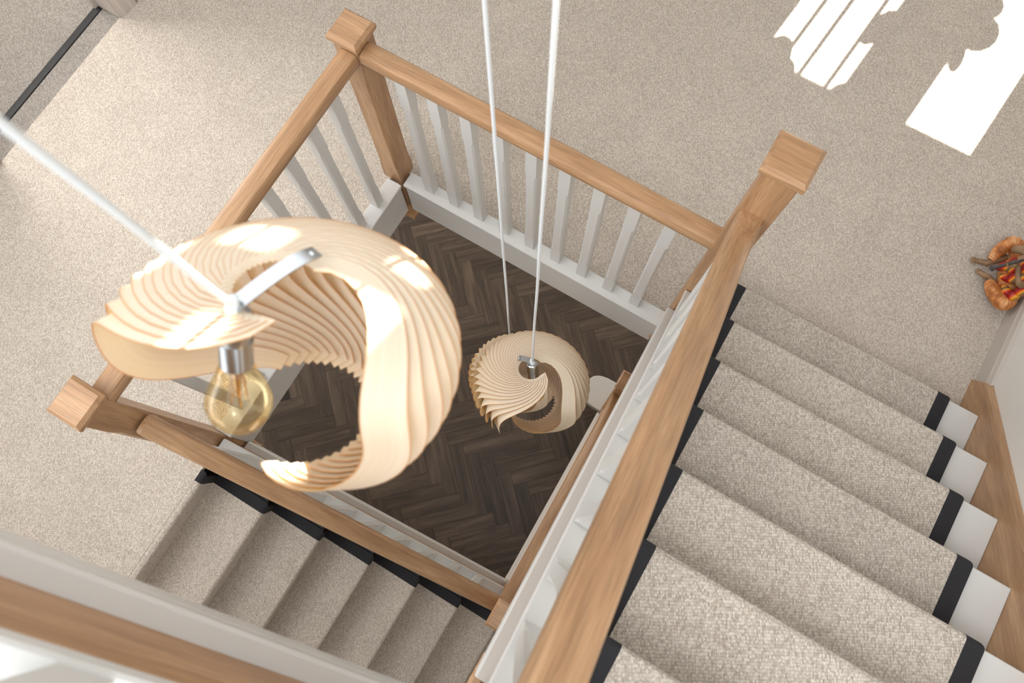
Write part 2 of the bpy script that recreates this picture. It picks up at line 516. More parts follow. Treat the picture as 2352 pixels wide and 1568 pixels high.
# skirting on the right wall
sk = [(0, ZC), (-0.018, ZC), (-0.018, 0.062), (-0.013, 0.068), (-0.016, 0.074), (-0.012, 0.090), (-0.006, 0.096), (0, 0.098)]
m = MB(); m.rings([[(XW + u, y, z) for (u, z) in sk] for y in (0.398, YF)])
struct(m.build('baseboard_right', 'skirt', smooth=True, angle=20), 'warm grey moulded skirting along the right wall')
sk2 = [(0, ZC), (0.018, ZC), (0.018, 0.062), (0.013, 0.068), (0.016, 0.074), (0.012, 0.090), (0.006, 0.096), (0, 0.098)]
m = MB()
m.rings([[(XL + u, y, z) for (u, z) in sk2] for y in (0.16, YF)])
m.rings([[(XL + u, y, z) for (u, z) in sk2] for y in (YB, -0.885)])
struct(m.build('baseboard_left', 'skirt', smooth=True, angle=20), 'warm grey skirting beside the doorway')

# doorway: lining, architraves, threshold strip, carpet beyond
m = MB()
m.box(-1.70, XL + 0.004, 0.048, 0.075, ZC, 2.04); m.box(-1.70, XL + 0.004, -0.80, -0.772, ZC, 2.04); m.box(-1.70, XL + 0.004, -0.80, 0.075, 2.04, 2.10)
d1 = m.build('door_1', 'skirt', bevel=0.002); struct(d1, 'warm grey door lining of the bedroom doorway')
for (y0, y1, s) in ((0.058, 0.150, 1), (-0.875, -0.782, -1)):
    m = MB()
    a, b = (y0, y1) if s > 0 else (y1, y0)
    q = (b - a)
    pr_ = [(0, a), (0.012, a), (0.014, a + q * .15), (0.018, a + q * .22), (0.019, a + q * .6), (0.023, a + q * .75), (0.023, b), (0, b)]
    m.rings([[(XL + u, y, z) for (u, y) in pr_] for z in (ZC, 2.1)])
    m.build('architrave', 'skirt', d1)
m = MB(); m.box(-1.70, -1.668, 0.030, 0.048, ZC, 2.03); m.box(-1.70, -1.668, -0.772, -0.756, ZC, 2.03)
m.build('door_stop', 'skirt', d1, bevel=0.002)
m = MB(); m.rings([[(-1.665 + u, y, ZC + w) for (u, w) in ((-0.019, -0.004), (-0.016, 0.004), (0, 0.006), (0.016, 0.004), (0.019, -0.004))] for y in (-0.772, 0.048)])
struct(m.build('trim_1', 'black_strip', smooth=True), 'black carpet threshold strip across the doorway')
m = MB(); m.box(-4.0, -1.664, YB, 1.8, -0.05, ZC - 0.003); m.box(-1.70, XL, -0.772, 0.048, -0.05, ZC - 0.001)
struct(m.build('floor', 'carpet2'), 'darker grey carpet of the room beyond the doorway')
wall('wall_bedroom', [(-4.1, -4.0, YB, 1.8, -0.05, 2.5), (-4.0, -1.68, 1.8, 1.9, -0.05, 2.5), (-4.0, -1.68, YB - .1, YB, -0.05, 2.5), (-4.1, -1.70, YB, 1.9, 2.5, 2.6)], 'walls of the bedroom')

# ------------------------------------------------------------ aprons round the void
def apron(name, P, d, length, nrm, label):
    """vertical white fascia; P start at void edge top, d run dir, nrm points away from the void"""
    m = MB()
    prof = [(0.008, -0.262), (0.008, -0.030), (0.001, -0.027), (0.001, -0.021), (0.009, -0.019), (0.009, -0.015), (-0.002, -0.012), (-0.003, -0.004), (0.0, 0.0),
            (0.064, 0.0), (0.067, -0.003), (0.067, -0.05), (0.03, -0.05), (0.03, -0.262)]
    P = Vector(P); d = Vector(d)
    m.sweep(prof, [P, P + d * length], nrm)
    o = m.build(name, 'white', smooth=True, angle=25)
    return struct(o, label)
apron('trim_4', (0.008, 0, 0), (1, 0, 0), W - 0.0, (0, 1, 0), 'white painted base rail and fascia along the far side of the stairwell')
apron('trim_5', (0, -0.008, 0), (0, -1, 0), Lv - 0.0, (-1, 0, 0), 'white painted base rail and fascia along the left side of the stairwell')

# ------------------------------------------------------------ newel posts
def oct_ring(cx, cy, h, c, z):
    return [(cx + x, cy + y, z) for (x, y) in ((h, -h + c), (h, h - c), (h - c, h), (-h + c, h), (-h, h - c), (-h, -h + c), (-h + c, -h), (h - c, -h))]
def newel(cx, cy, z_top, z_bot, z_rail, z_base, label, pendant=True):
    t = thing('newel_post', label, 'post', (cx, cy, z_bot), 'oak newel posts with square caps')
    m = MB(); h = 0.045
    lv = [(z_bot + 0.03, 0.0015), (z_base + 0.05, 0.0015), (z_base + 0.075, 0.005), (z_base + 0.11, 0.009), (z_rail - 0.11, 0.009), (z_rail - 0.075, 0.005), (z_rail - 0.05, 0.0015), (z_top - 0.028, 0.0015)]
    if z_rail - z_base < 0.4: lv = [lv[0], lv[-1]]
    m.rings([oct_ring(cx, cy, h, c, z) for z, c in lv])
    m.build('post', 'oak_z', t, smooth=True, angle=20)
    m = MB()
    m.rings([oct_ring(cx, cy, a, 0.001, z) for a, z in ((0.047, z_top - 0.036), (0.0555, z_top - 0.030), (0.0565, z_top - 0.024), (0.0565, z_top - 0.012), (0.047, z_top))])
    m.build('cap', 'oak_x', t)
    if pendant:
        m = MB()
        m.rings([oct_ring(cx, cy, a, 0.001, z) for a, z in ((0.045, z_bot), (0.055, z_bot + 0.008), (0.055, z_bot + 0.024), (0.047, z_bot + 0.032))])
        m.build('pendant', 'oak_x', t)
    return t
A = (-NWC, NWC); B = (W + NWC, NWC); C_ = (-NWC, -Lv - NWC); D = (W + NWC, -Lv - NWC)
newel(A[0], A[1], 0.909, -0.385, 0.80, 0.0, 'oak newel post at the far left corner of the stairwell, behind the large lampshade')
newel(B[0], B[1], 1.346, -0.20, 0.80, 0.0, 'tall oak newel post at the foot of the carpeted flight going up')
newel(C_[0], C_[1], 0.909, -0.385, 0.80, 0.0, 'oak newel post at the left corner where the handrail going down begins')
newel(D[0], D[1], -0.20, -1.80, -0.46, -1.10, 'low oak newel post at the turn of the stairs below, partly behind white string')
newel(W + NWC, 0.098, -1.504, ZF, -1.70, -2.50, 'lowest oak newel post beside the white rounded bottom step', pendant=False)
newel(W + NWC + 0.004, -Lv - NWC - 0.004, 2.66, 1.02, 2.25, 1.75, 'oak newel post of the upper turn, only its lower end showing at the bottom edge')

# ------------------------------------------------------------ balusters and handrails
def baluster(par, cx, cy, z0, z1, a0=0.0, dirn=(0, 0)):
    """square section baluster with stop chamfers; a0 slope of both ends along dirn"""
    h = 0.0205
    m = MB(); Ln = z1 - z0
    top = z1 - Ln * 0.19; bot = z0 + Ln * 0.155
    lv = [(z0, .0006), (bot, .0006), (bot + 0.018, .0065), (top - 0.018, .0065), (top, .0006), (z1, .0006)]
    rings = []
    for i, (z, c) in enumerate(lv):
        r = oct_ring(cx, cy, h, c, z)
        if i in (0, 5):
            r = [(x, y, zz + a0 * ((x - cx) * dirn[0] + (y - cy) * dirn[1])) for x, y, zz in r]
        rings.append(r)
    m.rings(rings)
    return m.build('baluster', 'white', par)
RAIL = [(-0.0215, -0.066), (-0.0215, -0.056), (-0.0235, -0.051), (-0.0245, -0.047), (-0.0310, -0.043), (-0.0345, -0.036), (-0.0345, -0.022), (-0.0320, -0.010), (-0.0275, -0.004), (-0.019, -0.0008), (0, 0.0008),
        (0.019, -0.0008), (0.0275, -0.004), (0.0320, -0.010), (0.0345, -0.022), (0.0345, -0.036), (0.0310, -0.043), (0.0245, -0.047), (0.0235, -0.051), (0.0215, -0.056), (0.0215, -0.066)]
def handrail(par, path, side, mat, vs=1.0):
    m = MB(); m.sweep([(u, w * vs) for u, w in RAIL], path, side)
    return m.build('handrail', mat, par, smooth=True, angle=28)
RY = 0.045
ZR = 0.855
b1 = thing('balustrade', 'level oak handrail on white balusters along the far side of the stairwell', 'balustrade', (0.6, RY, 0), 'oak and white balustrades')
handrail(b1, [(0.0 - 0.008, RY, ZR), (W + 0.012, RY, ZR)], (0, 1, 0), 'oak_x')
for k in range(1, 10): baluster(b1, 0.12 * k, RY, 0, ZR - 0.055)
b2 = thing('balustrade', 'level oak handrail on white balusters along the left side, passing behind the large lampshade', 'balustrade', (-RY, -0.6, 0), 'oak and white balustrades')
handrail(b2, [(-RY, 0.008, ZR), (-RY, -Lv - 0.012, ZR)], (1, 0, 0), 'oak_y')
for k in range(1, 10): baluster(b2, -RY, -0.1219 * k, 0, ZR - 0.055)
S = R_ / G_
VS = 1 / math.cos(PITCH)
SR = 0.700     # handrail above nosing line
CAPH = 0.085   # top of string capping above nosing line
CY = -Lv - RY; CX = W + RY
b3 = thing('balustrade', 'sloping oak handrail over the flight going down, left to bottom centre', 'balustrade', (0.6, CY, -0.6), 'oak and white balustrades')
sd_ = R_ / 0.2136
pth = [(0.004, CY, n_dn(0.004) + SR - 0.012), (0.018, CY, n_dn(0.018) + SR), (W + 0.011, CY, n_dn(W + 0.011) + SR)]
handrail(b3, pth, (0, 1, 0), 'oak_dx', VS)
for k in range(1, 10): baluster(b3, 0.12 * k, CY, n_dn(0.12 * k) + CAPH, n_dn(0.12 * k) + SR - 0.075, -sd_, (1, 0))
b4 = thing('balustrade', 'wide sloping oak handrail and white balusters beside the flight going up on the right', 'balustrade', (CX, -0.6, 0.4), 'oak and white balustrades')
pth = [(CX + 0.005, 0.012, 1.118), (CX + 0.005, -0.05, 1.140), (CX + 0.005, -0.10, 1.172), (CX + 0.005, -0.15, n_up(-0.15) + SR), (CX + 0.005, -1.232, n_up(-1.232) + SR)]
handrail(b4, pth, (1, 0, 0), 'oak_dy', VS)
for k in range(1, 10): baluster(b4, CX, -0.122 * k, n_up(-0.122 * k) + CAPH, n_up(-0.122 * k) + SR - 0.075, -S, (0, 1))
b5 = thing('balustrade', 'lowest oak handrail running down towards the rounded bottom step', 'balustrade', (CX, -0.6, -2), 'oak and white balustrades')
pth = [(CX, 0.053, n_lo(0.053) + SR), (CX, -1.232, n_lo(-1.232) + SR)]
handrail(b5, pth, (1, 0, 0), 'oak_dy', VS)
for k in range(0, 9): baluster(b5, CX, 0.098 - 0.135 * (k + .9), n_lo(0.098 - 0.135 * (k + .9)) + CAPH, n_lo(0.098 - 0.135 * (k + .9)) + SR - 0.075, -S, (0, 1))
b6 = thing('balustrade', 'white capping and balusters of the top flight, blurred at the bottom left corner', 'balustrade', (0.6, CY, 2.2), 'oak and white balustrades')
handrail(b6, [(0.62, CY, n_top(0.62) + SR + .2), (W + 0.011, CY, n_top(W + 0.011) + SR + .2)], (0, 1, 0), 'oak_dx', VS)
for k in range(2, 10): baluster(b6, 0.12 * k + 0.03, CY, n_top(0.12 * k + 0.03) + 0.023, n_top(0.12 * k + 0.03) + SR + .125, -S, (1, 0))

# ------------------------------------------------------------ strings
MOULD = [(0.034, -0.25), (0.003, -0.25), (0.0, -0.246), (0.0, -0.196), (0.004, -0.193), (0.004, -0.187), (0.0, -0.184), (0.0, -0.158), (0.005, -0.150), (0.034, -0.146)]
def string_set(par, f, p0, p1, fixed, axis, out, mats, mh=1.0, ct=0.057):
    """outer string: f(t) nosing height along the run; axis 'x' or 'y' is the run; out = direction from the void"""
    def P(t, z): return (t, fixed, z) if axis == 'x' else (fixed, t, z)
    side = Vector((0, out, 0)) if axis == 'x' else Vector((out, 0, 0))
    path = [P(p0, f(p0)), P(p1, f(p1))]
    m = MB(); m.sweep([(u, -0.25 + (w + 0.25) * mh) for u, w in MOULD], path, side); m.build('moulding', 'white', par, smooth=True, angle=25)
    m = MB(); m.sweep([(0.030, -0.248), (0.030, ct), (0.058, ct), (0.058, -0.248)], path, side)
    m.build('string', mats[0], par)
    cz = ct + 0.028
    m = MB(); m.sweep([(0.022, ct - 0.001), (0.018, ct + 0.003), (0.018, cz - 0.005), (0.022, cz), (0.083, cz), (0.087, cz - 0.005), (0.087, ct + 0.003), (0.085, ct - 0.001)], path, side)
    m.build('capping', 'white', par, smooth=True, angle=25)

def runner(name, label, nos, w0, w1, axis, sgn, group='stair runners', lead=0.20, mat='runner'):
    """nos: list of (t,z) nosings from high to low; carpet w0..w1 across; sgn: direction of descent along the axis"""
    t = thing(name, label, 'carpet', (0, 0, 0), group)
    path = []
    r = 0.016
    for i, (p, z) in enumerate(nos):
        # straight tread then rounded nosing then drop
        pb = nos[i - 1][0] - sgn * 0.030 if i > 0 else p - sgn * lead
        if i > 0 or True:
            path.append((pb, z)) if i > 0 else path.append((pb, z))
        for a in range(0, 7):
            an = a * PI / 12
            path.append((p - sgn * r + sgn * r * math.sin(an), z - r + r * math.cos(an)))
        nz = nos[i + 1][1] if i + 1 < len(nos) else z - R_
        path.append((p - sgn * 0.003, z - 0.04))
        path.append((p - sgn * 0.030, nz + 0.001))
    th = 0.010
    def P(tt, w, z): return (tt, w, z) if axis == 'x' else (w, tt, z)
    def strip(nm, a, b, mat, lift):
        m = MB(); rings = []
        n = len(path)
        for i, (pt, z) in enumerate(path):
            q0 = path[max(0, i - 1)]; q1 = path[min(n - 1, i + 1)]
            d = Vector((q1[0] - q0[0], q1[1] - q0[1])).normalized()
            nn = Vector((d.y, -d.x)) * (-sgn)
            o = Vector((pt, z)) + nn * lift; u = Vector((pt, z)) - nn * th
            cut = 0.0
            if nm == 'binding' and i > 0:
                loc = i % 10
                cut = 0.0 if loc == 0 else 0.014 * min(1.0, (loc - 1) / 6) ** 2
            aa = a + (cut if a < w0 else 0); bb = b - (cut if b > w1 else 0)
            rings.append([P(o.x, aa, o.y), P(o.x, bb, o.y), P(u.x, bb, u.y), P(u.x, aa, u.y)])
        m.rings(rings)
        return m.build(nm, mat, t, smooth=True, angle=40)
    strip('carpet', w0, w1, mat, 0.0)
    e0, e1 = (w0 - 0.047, w0), (w1, w1 + 0.047)
    strip('binding', e0[0], e0[1], 'binding', 0.001)
    strip('binding', e1[0], e1[1], 'binding', 0.001)
    return t

# ---- flight going up on the right
st1 = thing('stair_flight', 'flight going up on the right with white treads and oak wall string', 'stairs', (1.8, 0.25, ZC), 'flights of stairs')
for k in range(7):
    y = 0.252 - k * G_; z = 0.16 + k * R_
    m = MB(); m.box(W + 0.088, XW - 0.031, y - G_ - 0.018, y - 0.010, z - 0.034, z - 0.011)
    m.build('tread', 'white', st1, bevel=0.003)
    m = MB(); m.box(W + 0.088, XW - 0.031, y - 0.040, y - 0.026, z - R_ - 0.011, z - 0.034)
    m.build('riser', 'white', st1)
m = MB(); m.box(W + 0.088, XW - 0.031, -2.25, 0.252 - 7 * G_ - 0.010, 1.44, 1.479); m.build('half_landing', 'white', st1)
string_set(st1, n_up, 0.006, -Lv - 0.008, W, 'y', 1, ('oak_dy',))
m = MB()
x0, x1 = XW - 0.031, XW - 0.001
top = 0.062
y_a = 0.395
prof = [(0.44, ZC), (y_a, n_up(y_a) + top), (-1.25, n_up(-1.25) + top), (-1.25, n_up(-1.25) - 0.25), (0.30, ZC)]
m.rings([[(x, y, z) for (y, z) in prof] for x in (x0, x1)])
m.build('wall_string', 'oak_dy', st1)
runner('stair_runner', 'beige looped stair runner with black bound edges on the right-hand flight going up', [(1.49 * 0 + 0.252 - k * G_, 0.16 + k * R_) for k in range(7, -1, -1)], 1.422, 2.199, 'y', 1)

# ---- flight going down from the landing (left foreground)
st2 = thing('stair_flight', 'flight going down from the landing at the lower left', 'stairs', (0, -1.8, ZC), 'flights of stairs')
for k in range(1, 7):
    x = -0.005 + k * 0.2136; z = ZC - k * R_
    m = MB(); m.box(x - 0.2136 - 0.018, x - 0.012, YB + 0.001, -Lv - 0.088, z - 0.036, z - 0.012); m.build('tread', 'black_strip', st2)
    m = MB(); m.box(x - 0.2136 - 0.056, x - 0.2136 - 0.044, YB + 0.001, -Lv - 0.088, z - 0.012, z + R_ - 0.036); m.build('riser', 'black_strip', st2)
m = MB(); m.box(-0.005 + 6 * 0.2136 - 0.02, XW - 0.001, YB + 0.001, -Lv - 0.02, -1.36 - 0.16, -1.36 - 0.012); m.build('quarter_landing', 'carpet', st2)
string_set(st2, n_dn, 0.004, W + 0.010, -Lv, 'x', -1, ('oak_dx',))
runner('stair_runner', 'beige looped stair runner with black bound edge on the left flight going down', [(-0.005 + k * 0.2136, ZC - k * R_) for k in range(0, 7)], YB + 0.05, -1.433, 'x', 1, lead=0.026, mat='carpet')

# ---- ground flight
st3 = thing('stair_flight', 'lowest flight under the right-hand stairs with white rounded bottom step', 'stairs', (1.8, Y2, ZF), 'flights of stairs')
for k in range(0, 8):
    y = Y2 - k * G_; z = ZF + R_ * (k + 1)
    xl = W + 0.088
    if k == 0: continue
    m = MB(); m.box(xl, XW - 0.001, y - G_ - 0.018, y, z - 0.025, z); m.build('tread', 'white', st3)
    m = MB(); m.box(xl, XW - 0.001, y - 0.032, y - 0.018, z - R_, z - 0.025); m.build('riser', 'white', st3)
def bull(z0, z1, grow):
    xa, xb = 1.02 - grow, XW - 0.001; ya, yb = 0.08 - grow, Y2 + 0.035 + grow
    pts = [(xb, ya), (xb, yb), (1.20, yb)]
    pts = [(xb, yb)]
    n = 14
    for i in range(n + 1):        # D shaped end
        a = PI / 2 + PI * i / n
        ry = (yb - ya) / 2; rx = 1.20 - xa
        ca, sa = math.cos(a), math.sin(a)
        p = 0.72
        pts.append((1.20 + rx * math.copysign(abs(ca) ** p, ca), (ya + yb) / 2 + ry * math.copysign(abs(sa) ** p, sa)))
    pts.append((xb, ya))
    m = MB(); m.rings([[(x, y, z) for x, y in pts] for z in (z0, z1)])
    return m
bull(ZF, ZF + R_ - 0.026, -0.018).build('riser', 'skirt', st3)
bull(ZF + R_ - 0.026, ZF + R_, 0.0).build('bullnose_tread', 'white', st3, bevel=0.006)
string_set(st3, n_lo, 0.05, -Lv - 0.008, W, 'y', 1, ('oak_dy',))

# ---- top flight (over the camera's left)
st4 = thing('stair_flight', 'oak string and white moulding of the top flight crossing the bottom left corner', 'stairs', (0.8, -1.3, 1.9), 'flights of stairs')
string_set(st4, n_top, 0.30, W + 0.010, -Lv, 'x', -1, ('oak_dx',), 0.55, -0.005)
for k in range(0, 6):
    x = 1.10 - k * G_; z = 1.68 + k * R_
    m = MB(); m.box(x - G_ - 0.018, x, YB, -Lv - 0.088, z - 0.025, z); m.build('tread', 'white', st4)

# ------------------------------------------------------------ seated flute player figurine
def ramp_mat(name, cols, scale, rough=0.5, kind='NOISE', rot=(0, 0, 0)):
    m, nt, b = new_mat(name); L = nt.links.new
    tc = N(nt, 'ShaderNodeTexCoord'); mp = N(nt, 'ShaderNodeMapping'); mp.inputs['Rotation'].default_value = rot
    L(tc.outputs['Object'], mp.inputs['Vector'])
    if kind == 'WAVE':
        no = N(nt, 'ShaderNodeTexWave'); no.inputs['Distortion'].default_value = 3.5; no.inputs['Detail'].default_value = 1
    else:
        no = N(nt, 'ShaderNodeTexNoise'); no.inputs['Detail'].default_value = 2
    no.inputs['Scale'].default_value = scale
    L(mp.outputs[0], no.inputs['Vector'])
    cr = N(nt, 'ShaderNodeValToRGB'); e = cr.color_ramp.elements
    e[0].position = cols[0][0]; e[0].color = cols[0][1]; e[1].position = cols[-1][0]; e[1].color = cols[-1][1]
    for p, c in cols[1:-1]:
        x = e.new(p); x.color = c
    L(no.outputs['Fac'], cr.inputs['Fac']); L(cr.outputs['Color'], b.inputs['Base Color'])
    b.inputs['Roughness'].default_value = rough
    return m
M['skin'] = ramp_mat('painted_brown_skin', [(0.3, srgb(116, 88, 62)), (0.7, srgb(160, 126, 94))], 25)
M['trousers'] = ramp_mat('painted_orange_cloth', [(0.3, srgb(150, 84, 34)), (0.5, srgb(206, 132, 72)), (0.7, srgb(230, 172, 120))], 30)
M['shawl'] = ramp_mat('painted_red_yellow_cloth', [(0.0, srgb(140, 18, 20)), (0.35, srgb(190, 36, 28)), (0.5, srgb(226, 92, 30)), (0.75, srgb(240, 168, 32)), (1.0, srgb(120, 88, 70))], 5, 0.45, 'WAVE', (0.3, 0.2, 0.9))
M['flute'] = plain('grey_flute', srgb(74, 70, 70), 0.4)
M['hair'] = plain('black_hair', srgb(26, 20, 18), 0.6)
fg = thing('figurine', 'painted figurine of a seated flute player against the right wall', 'figurine', (2.31, 0.88, ZC))
def remesh(o, v=0.003, sm=4):
    r = o.modifiers.new('remesh', 'REMESH'); r.mode = 'VOXEL'; r.voxel_size = v; r.use_smooth_shade = True
    s_ = o.modifiers.new('smooth', 'SMOOTH'); s_.iterations = sm; s_.factor = 0.5
    return o
m = MB()
V3 = Vector
# torso, neck, head
m.tube([(2.335, .885, -.01), (2.338, .885, .04), (2.340, .886, .10), (2.340, .888, .16), (2.338, .888, .205), (2.335, .888, .222), (2.330, .888, .235), (2.326, .888, .250)],
       [.036, .042, .036, .040, .044, .026, .015, .014], 16)
m.tube([(2.342, .828, .205), (2.340, .888, .212), (2.342, .948, .205)], [.017, .024, .017], 12)
m.sphere((2.322, .886, .283), (.028, .025, .034), 18, 12)
m.tube([(2.300, .884, .286), (2.292, .883, .279), (2.298, .884, .272)], [.003, .0055, .003], 8)      # nose
for yy in (.861, .911): m.sphere((2.326, yy, .281), (.006, .004, .009), 8, 6)                          # ears
m.tube([(2.2985, .876, .264), (2.296, .884, .2645), (2.2985, .892, .264)], [.0025, .004, .0025], 8)    # lips
# arms: shoulder, elbow, wrist
m.tube([(2.342, .830, .205), (2.328, .806, .165), (2.316, .797, .125)], [.017, .0155, .0125], 12)
m.tube([(2.316, .797, .125), (2.292, .828, .135), (2.270, .860, .146)], [.0125, .0115, .0075], 12)
m.tube([(2.342, .946, .205), (2.290, .942, .165), (2.238, .922, .128)], [.017, .0155, .0135], 12)
m.tube([(2.238, .922, .128), (2.262, .912, .150), (2.287, .900, .180)], [.0135, .0110, .0075], 12)
# hands closed round the flute
FL0 = V3((2.214, .834, .090)); FL1 = V3((2.303, .884, .262)); fd = (FL1 - FL0).normalized()
def hand(wr, at_, out):
    c = FL0.lerp(FL1, at_); wr = V3(wr)
    side = out
    palm = c + side * 0.010
    m.tube([wr, wr.lerp(palm, .6), palm], [.0085, .0115, .0105], 10)
    ax = fd; n2 = ax.cross(side).normalized()
    for i, ln in enumerate((1.0, 1.12, 1.05, 0.85)):
        b0 = palm + ax * (-.0105 + .007 * i)
        m.tube([b0, b0 + n2 * .010 * ln + side * .002, b0 + n2 * .015 * ln - side * .010, b0 + n2 * .008 * ln - side * .019], [.0040, .0038, .0034, .0026], 8)
    tb = palm - ax * .014
    m.tube([tb, tb - n2 * .009 - side * .004, tb - n2 * .008 - side * .014], [.0045, .0040, .0030], 8)
hand((2.268, .862, .146), .36, V3((.55, -.65, -.2)).normalized())
hand((2.287, .900, .180), .56, V3((.2, .95, -.1)).normalized())
# shins and feet
for an, toe in (((2.222, .902, .004), (2.170, .892, -.012)), ((2.252, .848, .004), (2.206, .858, -.012))):
    an = V3(an); toe = V3(toe); dr = (toe - an).normalized(); sd3 = V3((-dr.y, dr.x, 0)).normalized()
    up_leg = V3((2.275, .955, .012)) if an.y > .87 else V3((2.285, .790, .012))
    m.tube([up_leg, an.lerp(up_leg, .3), an], [.016, .013, .011], 10)
    m.tube([an + V3((.010, 0, -.012)), an + V3((0, 0, -.006)), an.lerp(toe, .55) + V3((0, 0, -.004)), toe - dr * .006], [.010, .0125, .0115, .0095], 10)
    for i in range(5):
        b0 = toe - dr * .010 + sd3 * (-.0095 + .0047 * i)
        m.tube([b0, b0 + dr * (.013 - .0014 * abs(i - (1 if an.y > .87 else 3))), b0 + dr * .015 - V3((0, 0, .003))], [.0036 if i else .0048, .0032, .002], 6)
remesh(m.build('body', 'skin', fg, smooth=True), 0.0017, 3)
# pleated trousers
def pleated(name, pts, rad, nr, amp, mat):
    m = MB(); P = [V3(p) for p in pts]; out = []; rr = []
    n = 90
    for i in range(n + 1):
        q = i / n * (len(P) - 1); k = min(int(q), len(P) - 2); f = q - k
        p0 = P[max(0, k - 1)]; p1 = P[k]; p2 = P[k + 1]; p3 = P[min(len(P) - 1, k + 2)]
        out.append(0.5 * ((2 * p1) + (p2 - p0) * f + (2 * p0 - 5 * p1 + 4 * p2 - p3) * f * f + (3 * p1 - p0 - 3 * p2 + p3) * f ** 3))
        r0 = rad[k] * (1 - f) + rad[k + 1] * f
        rr.append(r0 * (1 + amp * abs(math.sin(i / n * PI * nr)) - amp * .5))
    m.tube(out, rr, 18)
    return m.build(name, mat, fg, smooth=True, angle=70)
pleated('trouser_leg', [(2.335, .930, .012), (2.290, .985, .040), (2.258, .998, .050), (2.232, .955, .030), (2.226, .916, .008)], [.030, .030, .027, .024, .015], 17, 0.16, 'trousers')
pleated('trouser_leg', [(2.335, .840, .012), (2.335, .775, .035), (2.315, .752, .040), (2.275, .785, .030), (2.254, .822, .014)], [.032, .032, .029, .027, .017], 17, 0.16, 'trousers')
pleated('trouser_seat', [(2.325, .800, .020), (2.300, .860, .034), (2.300, .910, .034), (2.320, .960, .020)], [.028, .034, .034, .028], 9, 0.10, 'trousers')
# shawl draped over the lap and shoulder
for a in ([(2.350, .830, .21), (2.318, .828, .15), (2.300, .835, .095), (2.292, .838, .072), (2.262, .842, .055)], [(2.345, .850, .19), (2.306, .860, .13), (2.288, .872, .09), (2.262, .880, .070), (2.246, .872, .040)],
          [(2.350, .800, .14), (2.336, .790, .10), (2.330, .780, .075), (2.310, .790, .060), (2.290, .812, .055)], [(2.350, .860, .21), (2.312, .885, .14), (2.302, .905, .085), (2.272, .915, .065)]):
    pleated('shawl', a, [.016, .019, .020, .017, .008][:len(a)], 3, 0.25, 'shawl')
m = MB(); m.tube([FL0 - fd * .006, FL0, FL0 + fd * .004, FL0 + fd * .012, FL1], [.011, .0115, .0075, .0062, .0055], 14); m.build('flute', 'flute', fg, smooth=True)
m = MB(); m.sphere((2.332, .886, .296), (.030, .029, .030), 16, 10); m.sphere((2.352, .886, .318), .014, 12, 8); m.build('hair', 'hair', fg, smooth=True)
m = MB(); m.tube([(2.275, .905, .165), (2.281, .903, .172)], .0105, 14); m.build('bangle', 'white', fg, smooth=True)

